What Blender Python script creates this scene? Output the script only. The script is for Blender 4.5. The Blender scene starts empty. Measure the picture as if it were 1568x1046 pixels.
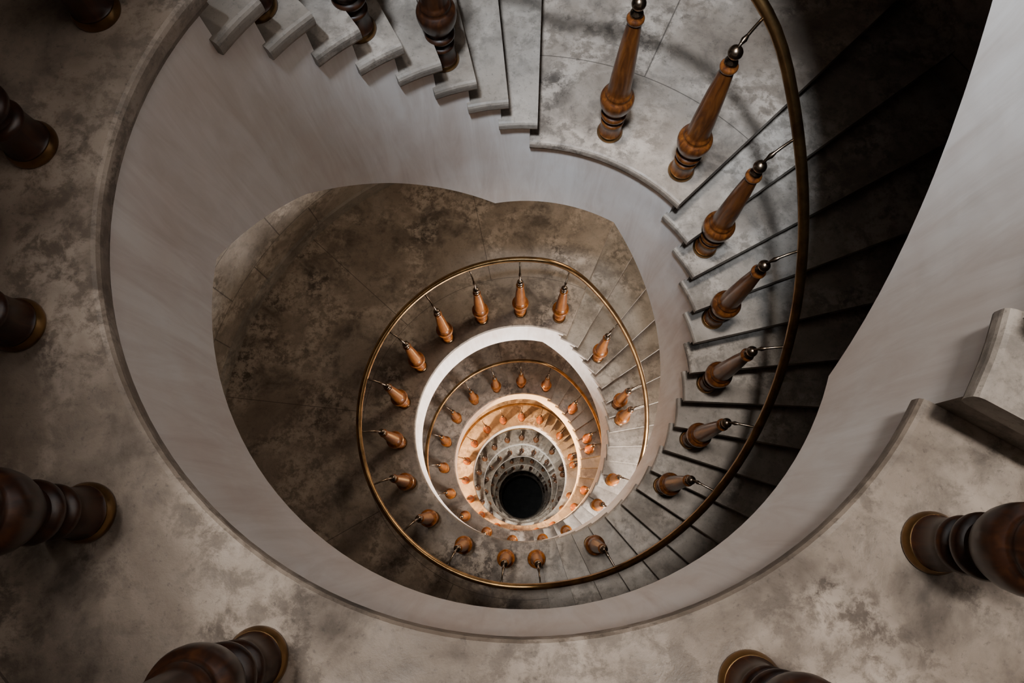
import bpy, math, random
from mathutils import Vector, Matrix
random.seed(4)
sc=bpy.context.scene
RN=0.850; RF=0.875; RO=2.426; RW=2.42; RB=0.968; RR=1.09
SLAB=0.05; STORY=3.3; ZC=12.2
D2R=math.pi/180
# ------------------------------------------------------------------ stair law
# theta grows clockwise seen from above, measured from +Y. The stair descends with theta.
segs=[]   # (type, th0, th1, z0, z1, nrisers)
segs.append(('L',-598,-388,STORY,STORY,0))
segs.append(('F',-388,-239.5,STORY,0.0,19))
segs.append(('L',-239.5,-58,0,0,0))
segs.append(('F',-58,2,0,-1.3,9))
segs.append(('L',2,46,-1.3,-1.3,0))
segs.append(('F',46,170,-1.3,-4.15,17))
NL=8
for n in range(1,NL+1):
    o=360*(n-1); z=-4.15-STORY*(n-1)
    segs.append(('L',170+o,383+o,z,z,0))
    segs.append(('F',383+o,530+o,z,z-STORY,19))
ZF=-4.15-STORY*NL
T0=segs[0][1]; T1=segs[-1][2]
treads=[]  # (a,b,z)
risers=[]  # (ang, ztop, zlow)
for (k,a,b,z0,z1,n) in segs:
    if k=='L': treads.append((a,b,z0))
    else:
        st=(b-a)/(n-1); rz=(z0-z1)/n
        for i in range(n):
            risers.append((a+i*st,z0-i*rz,z0-(i+1)*rz))
            if i<n-1: treads.append((a+i*st,a+(i+1)*st,z0-(i+1)*rz))
treads.sort()
def tz(t):
    for a,b,z in treads:
        if a<=t<b: return z
    return treads[-1][2]
def snap(t):
    for a,b,z in treads:
        if a<=t<b:
            if b-a<12: return (a+b)/2
            return min(max(t,a+4),b-4)
    return t
tp=[];bp=[]
for (k,a,b,z0,z1,n) in segs:
    if k=='L':
        tp+= [(a+(0 if a>T0 else 0),z0),(b-6,z0)]
        if a==-239.5: bp+=[(a-12,-.58),(-86,-.57),(-60,-.93),(-39,-1.32)]
        elif a==2: bp+=[(-9,z0-.60),(b-15,z0-.58)]
        else: bp+= [(a-11,z0-.58),(b-11 ,z0-.58)]
tp.append((T1+8,ZF)); bp.append((T1-11,ZF-.58)); 
def pl(P,t):
    if t<=P[0][0]: return P[0][1]
    for (a,za),(b,zb) in zip(P,P[1:]):
        if a<=t<=b: return za+(zb-za)*(t-a)/(b-a) if b>a else zb
    return P[-1][1]
def zbot(t): return pl(bp,t)
def zrail(t):
    return sum(pl(tp,t+d) for d in (-8,-4,0,4,8))/5+.88
def P(t,r,z): return (r*math.sin(t*D2R), r*math.cos(t*D2R), z)

# ------------------------------------------------------------------ materials
def newmat(name):
    m=bpy.data.materials.new(name); m.use_nodes=True
    nt=m.node_tree; b=nt.nodes['Principled BSDF']; return m,nt,b
def N(nt,t,**kw):
    n=nt.nodes.new(t)
    for k,v in kw.items(): setattr(n,k,v)
    return n
def math_(nt,op,a,b=None):
    n=N(nt,'ShaderNodeMath',operation=op)
    for i,v in enumerate((a,b)):
        if v is None: continue
        if isinstance(v,(int,float)): n.inputs[i].default_value=v
        else: nt.links.new(v,n.inputs[i])
    return n.outputs[0]
def ramp(nt,fac,stops):
    r=N(nt,'ShaderNodeValToRGB'); cr=r.color_ramp
    while len(cr.elements)<len(stops): cr.elements.new(.5)
    for e,(p,c) in zip(cr.elements,stops):
        e.position=p; e.color=(c[0],c[1],c[2],1) if not isinstance(c,(int,float)) else (c,c,c,1)
    nt.links.new(fac,r.inputs[0]); return r.outputs[0]
def noise(nt,vec,scale,detail=6,rough=.6,dist=0):
    n=N(nt,'ShaderNodeTexNoise'); n.inputs['Scale'].default_value=scale
    n.inputs['Detail'].default_value=detail; n.inputs['Roughness'].default_value=rough
    n.inputs['Distortion'].default_value=dist
    nt.links.new(vec,n.inputs['Vector']); return n.outputs['Fac']
def mix(nt,mode,fac,a,b):
    n=N(nt,'ShaderNodeMix',data_type='RGBA',blend_type=mode)
    if isinstance(fac,(int,float)): n.inputs[0].default_value=fac
    else: nt.links.new(fac,n.inputs[0])
    for i,v in ((6,a),(7,b)):
        if isinstance(v,tuple): n.inputs[i].default_value=(*v,1)
        else: nt.links.new(v,n.inputs[i])
    return n.outputs[2]
def bump(nt,b,h,strength,dist=.01):
    n=N(nt,'ShaderNodeBump'); n.inputs['Strength'].default_value=strength; n.inputs['Distance'].default_value=dist
    nt.links.new(h,n.inputs['Height']); nt.links.new(n.outputs[0],b.inputs['Normal'])
def stone(name,c0,c1,c2,joints=None,stain=.55,rough=(.42,.75),dark=(.048,.035,.026),pale=.65):
    m,nt,b=newmat(name)
    tc=N(nt,'ShaderNodeTexCoord'); v=tc.outputs['Object']
    n1=noise(nt,v,1.8,5,.6,.4); base=ramp(nt,n1,[(.32,c0),(.5,c1),(.66,c2)])
    n2=noise(nt,v,3.3,8,.63,.4); st=ramp(nt,n2,[(.50,0.),(.66,1.)])
    st=math_(nt,'MULTIPLY',st,stain)
    col=mix(nt,'MIX',st,base,dark)
    n5=noise(nt,v,2.6,4,.6,.5); pl_=ramp(nt,n5,[(.46,0.),(.60,1.)])
    n6=noise(nt,v,17,8,.72,.2)
    pale2=math_(nt,'MULTIPLY',math_(nt,'MULTIPLY',pl_,pale),ramp(nt,n6,[(.44,0.),(.56,1.)]))
    col=mix(nt,'MIX',pale2,col,tuple(min(1,x*1.7) for x in c2))
    sp=ramp(nt,n6,[(.31,.55),(.5,1.)])
    col=mix(nt,'MULTIPLY',.75,col,sp)
    n7=noise(nt,v,75,4,.7,0); col=mix(nt,'MULTIPLY',.6,col,ramp(nt,n7,[(.30,.35),(.42,1.)]))
    if joints:
        s=N(nt,'ShaderNodeSeparateXYZ'); nt.links.new(v,s.inputs[0])
        x,y,z=s.outputs[0],s.outputs[1],s.outputs[2]
        ang=math_(nt,'ARCTAN2',x,y)
        if joints=='floor':
            r=math_(nt,'SQRT',math_(nt,'ADD',math_(nt,'MULTIPLY',x,x),math_(nt,'MULTIPLY',y,y)))
            outer=math_(nt,'GREATER_THAN',r,1.27); st_=math.pi/5
            k=math_(nt,'ADD',math_(nt,'DIVIDE',ang,st_),20.33)
            fr=math_(nt,'ABSOLUTE',math_(nt,'SUBTRACT',math_(nt,'FRACT',k),.5))
            da=math_(nt,'MULTIPLY',math_(nt,'MULTIPLY',math_(nt,'SUBTRACT',.5,fr),st_),r)
            j1=math_(nt,'MULTIPLY',math_(nt,'LESS_THAN',da,.003),outer)
            j2=math_(nt,'LESS_THAN',math_(nt,'ABSOLUTE',math_(nt,'SUBTRACT',r,1.27)),.0022)
            j=math_(nt,'MAXIMUM',j1,j2)
        else:
            row=math_(nt,'DIVIDE',math_(nt,'ADD',z,60),.45); fl_=math_(nt,'FLOOR',row)
            j2=math_(nt,'LESS_THAN',math_(nt,'FRACT',row),.018)
            k=math_(nt,'FRACT',math_(nt,'ADD',math_(nt,'ADD',math_(nt,'DIVIDE',ang,math.pi/12),40),math_(nt,'MULTIPLY',fl_,.5)))
            j=math_(nt,'MAXIMUM',j2,math_(nt,'LESS_THAN',k,.014))
        col=mix(nt,'MIX',math_(nt,'MULTIPLY',j,.7),col,(.03,.022,.016))
    nt.links.new(col,b.inputs['Base Color'])
    rr=ramp(nt,n2,[(.35,rough[0]),(.65,rough[1])]); nt.links.new(rr,b.inputs['Roughness'])
    bump(nt,b,n6,.45,.007)
    return m
M_land=stone('landing_stone',(.12,.088,.065),(.20,.157,.122),(.255,.21,.172),'floor',.85)
M_tread=stone('tread_stone',(.15,.12,.095),(.225,.19,.157),(.295,.255,.218),None,.45,pale=.45)
M_riser=stone('riser_stone',(.10,.08,.065),(.17,.145,.12),(.23,.195,.165),None,.3,pale=.3)
def plaster(name,ca,cb):
    m,nt,b=newmat(name)
    tc=N(nt,'ShaderNodeTexCoord')
    mp=N(nt,'ShaderNodeMapping'); mp.inputs['Scale'].default_value=(9,9,1.1)
    nt.links.new(tc.outputs['Object'],mp.inputs[0])
    n1=noise(nt,mp.outputs[0],1.5,6,.65,.8)
    n2=noise(nt,tc.outputs['Object'],2.2,4,.55)
    c=ramp(nt,n1,[(.3,ca),(.6,cb)])
    c=mix(nt,'MULTIPLY',.8,c,ramp(nt,n2,[(.3,(.84,.75,.69)),(.6,(1,.985,.97))]))
    nt.links.new(c,b.inputs['Base Color']); b.inputs['Roughness'].default_value=.5
    bump(nt,b,noise(nt,tc.outputs['Object'],14,4,.5),.15,.007)
    return m
M_fas=plaster('white_plaster',(.72,.66,.62),(.88,.85,.83))
M_wall=stone('wall_stone',(.14,.11,.085),(.22,.18,.145),(.27,.23,.195),'wall',.35)
def wood(name,c0,c1,c2,coat,rough,spec=.5):
    m,nt,b=newmat(name)
    tc=N(nt,'ShaderNodeTexCoord'); mp=N(nt,'ShaderNodeMapping'); mp.inputs['Scale'].default_value=(14,14,2.5)
    nt.links.new(tc.outputs['Object'],mp.inputs[0])
    n1=noise(nt,mp.outputs[0],3,5,.6,1.0)
    c=ramp(nt,n1,[(.3,c0),(.5,c1),(.72,c2)])
    nt.links.new(c,b.inputs['Base Color']); b.inputs['Roughness'].default_value=rough
    b.inputs['Specular IOR Level'].default_value=spec
    b.inputs['Coat Weight'].default_value=coat; b.inputs['Coat Roughness'].default_value=.2
    return m
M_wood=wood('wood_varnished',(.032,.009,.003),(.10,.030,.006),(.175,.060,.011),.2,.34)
M_wood_shaded=wood('wood_dark_varnish',(.009,.0036,.002),(.025,.008,.003),(.048,.016,.0045),.12,.38,.4)  # same wood, darkened: shade on the upper balusters is put into the colour
M_wood_lit=wood('wood_amber_varnish',(.085,.022,.002),(.19,.055,.005),(.29,.095,.010),.05,.36,.3)  # same wood, lightened: bright light on the lower balusters is in the colour
m,nt,b=newmat('brass')
tc=N(nt,'ShaderNodeTexCoord'); n1=noise(nt,tc.outputs['Object'],9,4,.6)
nt.links.new(ramp(nt,n1,[(.3,(.10,.056,.024)),(.65,(.30,.175,.07))]),b.inputs['Base Color'])
b.inputs['Metallic'].default_value=1; b.inputs['Roughness'].default_value=.32
M_brass=m
m,nt,b=newmat('aged_nickel')
tc=N(nt,'ShaderNodeTexCoord'); n1=noise(nt,tc.outputs['Object'],20,3,.6)
nt.links.new(ramp(nt,n1,[(.3,(.10,.07,.05)),(.65,(.24,.18,.125))]),b.inputs['Base Color'])
b.inputs['Metallic'].default_value=1; b.inputs['Roughness'].default_value=.27
M_nick=m
m,nt,b=newmat('dark_floor')
tc=N(nt,'ShaderNodeTexCoord'); n1=noise(nt,tc.outputs['Object'],4,5,.6)
nt.links.new(ramp(nt,n1,[(.3,(.07,.078,.08)),(.65,(.11,.12,.125))]),b.inputs['Base Color'])
b.inputs['Roughness'].default_value=.9
M_dark=m

# ------------------------------------------------------------------ mesh helper with custom normals
class MB:
    def __init__(s): s.v=[];s.f=[];s.m=[];s.n=[]
    def quad(s,pts,mat,normals=None):
        i=len(s.v); s.v+=pts; s.f.append(tuple(range(i,i+len(pts)))); s.m.append(mat)
        if normals is None:
            a,b,c=Vector(pts[0]),Vector(pts[1]),Vector(pts[2])
            nn=(b-a).cross(c-a); 
            if nn.length<1e-12: nn=(c-a).cross(Vector(pts[-1])-a)
            nn.normalize(); normals=[tuple(nn)]*len(pts)
        s.n+=normals
    def strip(s,t0,t1,r0,z0,r1,z1,mat,z0b=None,z1b=None):
        z0b=z0 if z0b is None else z0b; z1b=z1 if z1b is None else z1b
        p=[P(t0,r0,z0),P(t1,r0,z0b),P(t1,r1,z1b),P(t0,r1,z1)]
        a,b,c=Vector(p[0]),Vector(p[1]),Vector(p[2]); g=(b-a).cross(c-a)
        if g.length<1e-12: g=(c-a).cross(Vector(p[3])-a)
        g.normalize()
        tm=(t0+t1)/2; rad=Vector((math.sin(tm*D2R),math.cos(tm*D2R),0)); tan=Vector((math.cos(tm*D2R),-math.sin(tm*D2R),0))
        nr,ntg,nz=g.dot(rad),g.dot(tan),g.z
        if abs(nr)>.9: ntg=0
        ns=[]
        for t in (t0,t1,t1,t0):
            ra=Vector((math.sin(t*D2R),math.cos(t*D2R),0)); ta=Vector((math.cos(t*D2R),-math.sin(t*D2R),0))
            ns.append(tuple((ra*nr+ta*ntg+Vector((0,0,nz))).normalized()))
        s.quad(p,mat,ns)
    def build(s,name,mats):
        me=bpy.data.meshes.new(name); me.from_pydata(s.v,[],s.f)
        for mt in mats: me.materials.append(mt)
        me.polygons.foreach_set('material_index',s.m)
        me.polygons.foreach_set('use_smooth',[True]*len(s.f))
        me.normals_split_custom_set(s.n); me.update()
        o=bpy.data.objects.new(name,me); sc.collection.objects.link(o); return o
# ------------------------------------------------------------------ staircase
mb=MB()   # mats 0 landing,1 tread,2 riser,3 plaster
brk=set(round(x,4) for x in [a for a,_,_ in treads]+[T1]+[t for t,_ in bp if T0<t<T1])
t=T0
while t<T1: brk.add(round(t,4)); t+=3
brk=sorted(x for x in brk if T0<=x<=T1)
bb=[brk[0]]
for x in brk[1:]:
    if x-bb[-1]>1e-3: bb.append(x)
for a,b in zip(bb,bb[1:]):
    z=tz((a+b)/2)-SLAB+.002
    mb.strip(b,a,RF,zbot(b),RF,z,3,zbot(a),z)
    mb.strip(a,b,RF,zbot(a),RO,zbot(a),2,zbot(b),zbot(b))
def slab(a,b,z,mat,landing):
    na=max(1,int(math.ceil((b-a)/3)))
    prof=[(RO,0),(RN+.014,0),(RN+.006,-.003),(RN+.001,-.010),(RN,-.018),(RN,-.034),(RN+.003,-.043),(RN+.010,-.048),(RF+.002,-SLAB)]
    if landing: prof+= [(RF-.010,-SLAB-.002),(RF-.012,-SLAB-.014),(RF-.004,-SLAB-.020),(RF+.002,-SLAB-.022)]
    def off(r,j):
        if j==na: return math.degrees(.03/r)
        if j==0: return -math.degrees(.012/r) if not landing else 0
        return 0
    def ang(r,j): return a+(b-a)*j/na+off(r,j)
    for j in range(na):
        for (r0,z0),(r1,z1) in zip(prof,prof[1:]):
            ts=[ang(r0,j),ang(r0,j+1),ang(r1,j+1),ang(r1,j)]
            rs=[r0,r0,r1,r1]; zs=[z+z0,z+z0,z+z1,z+z1]
            pts=[P(t_,r_,z_) for t_,r_,z_ in zip(ts,rs,zs)]
            dr,dz=r1-r0,z1-z0
            L=math.hypot(dr,dz); nr,nz=dz/L,-dr/L
            ns=[(nr*math.sin(t_*D2R),nr*math.cos(t_*D2R),nz) for t_ in ts]
            g=(Vector(pts[1])-Vector(pts[0])).cross(Vector(pts[2])-Vector(pts[0]))
            if g.dot(Vector(ns[0]))<0: pts=pts[::-1]; ns=ns[::-1]
            mb.quad(pts,mat,ns)
    tf=lambda r: ang(r,na)
    mb.quad([P(tf(r),r,z+zz) for r,zz in prof[:9]]+[P(tf(RO),RO,z-SLAB)],mat)
    mb.quad([P(b-.5,RF,z-SLAB),P(b-.2,RO,z-SLAB),P(tf(RO),RO,z-SLAB),P(tf(RF),RF,z-SLAB)],mat)
    mb.quad([P(ang(r,0),r,z+zz) for r,zz in prof[:9]][::-1]+[P(ang(RO,0),RO,z-SLAB)],mat)
for a,b,z in treads:
    slab(a,b,z,0 if b-a>12 else 1,b-a>12)
for t,zt,zl in risers:
    mb.quad([P(t,RF,zl-SLAB),P(t,RO,zl-SLAB),P(t,RO,zt-SLAB+.003),P(t,RF,zt-SLAB+.003)],2)
    mb.quad([P(t,RF-.0,zl-.002),P(t,RF,zt-SLAB),P(t-1.2,RF,zt-SLAB),P(t-1.2,RF,zl-.002)],3)
stair=mb.build('spiral_staircase',[M_land,M_tread,M_riser,M_fas])

# outer wall, floor, ceiling, baseboard
wb=MB()
for i in range(120):
    a,b=i*3,(i+1)*3
    wb.strip(a,b,RW,ZF,RW,ZC,0)
    wb.strip(b,a,RW+.25,ZF,RW+.25,ZC,0)
wb.build('wall_stairwell',[M_wall])
sb=MB()
for a,b,z in treads:
    if b-a<12: continue
    n=int((b-a)/3)
    for i in range(n):
        t0=a+(b-a)*i/n; t1=a+(b-a)*(i+1)/n
        sb.strip(t0,t1,RW-.02,z,RW-.02,z+.12,0); sb.strip(t0,t1,RW-.02,z+.12,RW,z+.13,0)
sb.build('baseboard_stairwell',[M_riser])
def disc(name,z,r,mat,th=.15):
    me=bpy.data.meshes.new(name); v=[];f=[]
    n=96
    for zz in (z,z-th): v+=[P(i*360/n,r,zz) for i in range(n)]
    f.append(tuple(range(n))[::-1]); f.append(tuple(range(n,2*n)))
    for i in range(n): f.append((i,(i+1)%n,n+(i+1)%n,n+i))
    me.from_pydata(v,[],f); me.materials.append(mat); o=bpy.data.objects.new(name,me); sc.collection.objects.link(o)
disc('floor',ZF,RW+.25,M_dark)
disc('ceiling',ZC+.15,RW+.25,M_riser)

# ------------------------------------------------------------------ balusters
prof_w=[(.0,.020),(.047,.020),(.0475,.024),(.043,.028),(.0425,.085),(.046,.090),(.047,.096),(.043,.102),(.033,.106),(.031,.114),
 (.034,.124),(.046,.130),(.051,.137),(.052,.145),(.048,.152),(.040,.156),(.039,.164),(.045,.176),(.055,.192),(.062,.210),(.0655,.230),(.0655,.246),(.062,.258),
 (.053,.265),(.049,.270),(.050,.278),(.0505,.286),(.045,.292),(.0425,.300),(.042,.33),(.0405,.38),(.037,.45),(.033,.53),(.028,.60),(.0245,.645),(.0225,.66),
 (.027,.664),(.0295,.671),(.0295,.678),(.026,.684),(.020,.688),(.019,.695),(.0,.695)]
prof_b=[(.0,0),(.052,0),(.0535,.004),(.0535,.010),(.051,.016),(.048,.021),(.0,.021)]
prof_n=[(.0,.693),(.020,.693),(.022,.699),(.020,.705),(.0135,.709),(.0125,.714),(.017,.718)]
for i in range(9):
    a=-1.05+ i*(math.pi/2+1.05)/8
    prof_n.append((.0235*math.cos(a)+1e-5,.740+.0235*math.sin(a)))
def lathe(prof,n):
    v=[];f=[]
    for r,z in prof: v+=[(r*math.cos(2*math.pi*i/n),r*math.sin(2*math.pi*i/n),z) for i in range(n)]
    for k in range(len(prof)-1):
        for i in range(n):
            j=(i+1)%n; f.append((k*n+i,k*n+j,(k+1)*n+j,(k+1)*n+i))
    return v,f
def bal_data(n):
    V=[];F=[];Mi=[]
    for p,mi in ((prof_w,0),(prof_b,1),(prof_n,2)):
        v,f=lathe(p,n); o=len(V); V+=v; F+=[tuple(x+o for x in q) for q in f]; Mi+=[mi]*len(f)
    return V,F,Mi
def mesh_from(name,V,F,Mi,mats):
    me=bpy.data.meshes.new(name); me.from_pydata(V,[],F)
    for m in mats: me.materials.append(m)
    me.polygons.foreach_set('material_index',Mi); me.polygons.foreach_set('use_smooth',[True]*len(F))
    me.update(); return me
def sharp(me,ang=50):
    me.set_sharp_from_angle(angle=ang*D2R)
Vh,Fh,Mh=bal_data(40)
bal_mesh=mesh_from('turned_baluster',Vh,Fh,Mh,[M_wood,M_brass,M_nick]); sharp(bal_mesh)
bal_shaded=mesh_from('turned_baluster_dark',Vh,Fh,Mh,[M_wood_shaded,M_brass,M_nick]); sharp(bal_shaded)
bal_lit=mesh_from('turned_baluster_amber',Vh,Fh,Mh,[M_wood_lit,M_brass,M_nick]); sharp(bal_lit,35)
near=[-381,-365,-348,-330,-314,-298,-282,-265.5,-247]+[-226,-202.5,-177,-153,-129.5,-107,-85,-66]+[-46,-31,-16.6]+[22,42]+[57,71.5,86,101,123,148,170]
l1=[168+19.1*k for k in range(1,12)]
near+=l1
fl=[403,424,440,465,488,509]
near+=fl
def stone_angles(n):
    o=360*(n-1); return [168+o+19.1*k for k in range(0,12)]+([x+o for x in fl])
def RBt(s):
    if -240<s<-58: return 1.01 if s>-140 else .99
    return RB
allb=[]
for t in near:
    s=snap(t); allb.append(s)
    o=bpy.data.objects.new('wooden_baluster',bal_shaded if s<-10 else (bal_mesh if s<160 else bal_lit)); sc.collection.objects.link(o)
    o.location=P(s,RBt(s),tz(s)); o.rotation_euler=(0,0,random.uniform(0,6.28))
Vl,Fl,Ml=bal_data(16)
for n in range(2,NL+1):
    V=[];F=[];Mi=[]
    for t in stone_angles(n):
        s=snap(t); allb.append(s); x,y,z=P(s,RB,tz(s)); o=len(V)
        V+=[(a+x,b+y,c+z) for a,b,c in Vl]; F+=[tuple(q+o for q in f) for f in Fl]; Mi+=Ml
    me=mesh_from('balustrade',V,F,Mi,[M_wood_lit if n<4 else M_wood,M_brass,M_nick]); sharp(me)
    o=bpy.data.objects.new('balustrade',me); sc.collection.objects.link(o)
# ------------------------------------------------------------------ handrail
def tube(pts,r,n,V,F,caps=True):
    o=len(V); up=Vector((0,0,1))
    for i,p in enumerate(pts):
        a=Vector(pts[max(0,i-1)]); b=Vector(pts[min(len(pts)-1,i+1)]); d=(b-a).normalized()
        u=d.cross(up); 
        if u.length<1e-3: u=Vector((1,0,0))
        u.normalize(); w=u.cross(d)
        rr=r[i] if isinstance(r,list) else r
        for k in range(n):
            t=2*math.pi*k/n; q=Vector(p)+u*rr*math.cos(t)+w*rr*math.sin(t); V.append(tuple(q))
    for i in range(len(pts)-1):
        for k in range(n):
            j=(k+1)%n; F.append((o+i*n+k,o+i*n+j,o+(i+1)*n+j,o+(i+1)*n+k))
    F.append(tuple(o+k for k in range(n))[::-1]); F.append(tuple(o+(len(pts)-1)*n+k for k in range(n)))
V=[];F=[];Mi=[]
pts=[];t=T0+10
while t<T1: pts.append(P(t,RR,zrail(t))); t+=2.5
tube(pts,.0195,20,V,F); Mi+=[0]*(len(F))
for s in allb:
    zb=tz(s); zr=zrail(s); zt=zb+.755
    ps=[]
    for k in range(9):
        u=k/8; r=RBt(s)+(RR-RBt(s))*(u**1.6); z=zt+(zr-.012-zt)*(1-(1-u)**1.8)
        ps.append(P(s,r,z))
    f0=len(F); tube(ps,.0055,8,V,F)
    tube([ps[2],ps[3],ps[4]],[.006,.010,.006],8,V,F)
    Mi+=[1]*(len(F)-f0)
me=mesh_from('brass_handrail',V,F,Mi,[M_brass,M_nick]); sharp(me,60)
sc.collection.objects.link(bpy.data.objects.new('brass_handrail',me))

# ------------------------------------------------------------------ lights + added windows
def boxes(name,lst,mat,loc,rot):
    V=[];F=[]
    for (x0,x1,y0,y1,z0,z1) in lst:
        o=len(V); V+=[(x,y,z) for x in (x0,x1) for y in (y0,y1) for z in (z0,z1)]
        F+=[tuple(o+i for i in q) for q in ((0,1,3,2),(4,6,7,5),(0,4,5,1),(2,3,7,6),(0,2,6,4),(1,5,7,3))]
    me=bpy.data.meshes.new(name); me.from_pydata(V,[],F); me.materials.append(mat)
    o=bpy.data.objects.new(name,me); sc.collection.objects.link(o); o.location=loc; o.rotation_euler=(0,0,rot)
    md=o.modifiers.new('bevel','BEVEL'); md.width=.006; md.segments=2; return o
wi=[0]
def added_window(ang,z,w,h):  # frame added around an unseen area light
    wi[0]+=1; a=w/2; b=h/2
    boxes('window_%d'%wi[0],[(-a-.07,-a,-.04,.04,-b-.07,b+.07),(a,a+.07,-.04,.04,-b-.07,b+.07),(-a,a,-.04,.04,b,b+.07),(-a-.1,a+.1,-.09,.04,-b-.09,-b),(-.02,.02,.0,.04,-b,b)],M_fas,P(ang,2.33,z),-ang*D2R)
def aim(o,tgt):
    d=Vector(tgt)-o.location; o.rotation_euler=d.to_track_quat('-Z','Y').to_euler()
def area(name,loc,tgt,size,power,col,size_y=None,shape=None,spread=180):
    l=bpy.data.lights.new(name,'AREA'); l.energy=power; l.color=col; l.spread=spread*D2R
    l.shape=shape or ('RECTANGLE' if size_y else 'DISK'); l.size=size
    if size_y: l.size_y=size_y
    o=bpy.data.objects.new(name,l); sc.collection.objects.link(o); o.location=loc; aim(o,tgt); return o
area('skylight',(-1.05,.55,12.0),(0,0,0),1.3,1650,(1.,.955,.90))
area('window_light',P(203,2.2,7.6),(0.2,1,-1),.9,2100,(.79,.89,1.0)); added_window(203,7.6,1.0,1.2)  # unseen cool light, added to brighten the far fascia
def storey(n,ang,z,power,col,s=.9):  # adds an unseen light with a frame to brighten one storey
    area('window_light',P(ang,2.25,z),P(ang+180,.4,z-1.6),s,power,col,1.1); added_window(ang,z,1.0,1.2)
storey(1,40,-4.15+1.9,90,(1,.84,.64))
area('window_light',P(135,2.25,-5.3),P(300,.8,-4.6),.8,300,(1,.94,.89),.8); added_window(135,-5.3,.9,.9)  # unseen light added to whiten the fascia across the well
storey(2,60,-7.45+1.9,230,(1,.85,.70))
def lamp(ang,z,power,col=(1,.57,.25)):
    l=bpy.data.lights.new('wall_lamp','POINT'); l.energy=power; l.color=col; l.shadow_soft_size=.12
    o=bpy.data.objects.new('wall_lamp_bulb',l); sc.collection.objects.link(o); o.location=P(ang,2.05,z)
    pr=[(.02,-.16),(.05,-.155),(.07,-.14),(.11,-.13),(.115,-.125),(.05,-.125),(.02,-.12)]
    v,f=lathe(pr,24); o2=len(v)
    tube([(0,.36,-.2),(0,.2,-.24),(0,.06,-.22),(0,0,-.14)],.012,10,v,f)
    me=mesh_from('wall_lamp',v,f,[0]*len(f),[M_brass])
    q=bpy.data.objects.new('wall_lamp',me); sc.collection.objects.link(q); q.location=P(ang,2.05,z-.05); q.rotation_euler=(0,0,-ang*D2R)
lamp(80,-10.75+1.9,2300); lamp(250,-10.75+1.9,2200)
for n in range(4,8):
    z=-4.15-STORY*(n-1)
    storey(n,20 if n%2 else 200,z+1.9,[360,230,120,60][n-4],(.99,.97,.88))
w=bpy.data.worlds.new('world'); sc.world=w; w.use_nodes=True
w.node_tree.nodes['Background'].inputs[0].default_value=(.5,.5,.55,1)
w.node_tree.nodes['Background'].inputs[1].default_value=.03
# ------------------------------------------------------------------ camera
cam=bpy.data.cameras.new('camera'); co=bpy.data.objects.new('camera',cam); sc.collection.objects.link(co)
cam.lens=24.0; cam.sensor_width=36; cam.clip_start=.02
co.location=(0,-.64,1.25)
co.rotation_euler=(Matrix.Rotation(14.08*D2R,3,'X')@Matrix.Rotation(.0153,3,'Y')).to_euler()
sc.camera=co
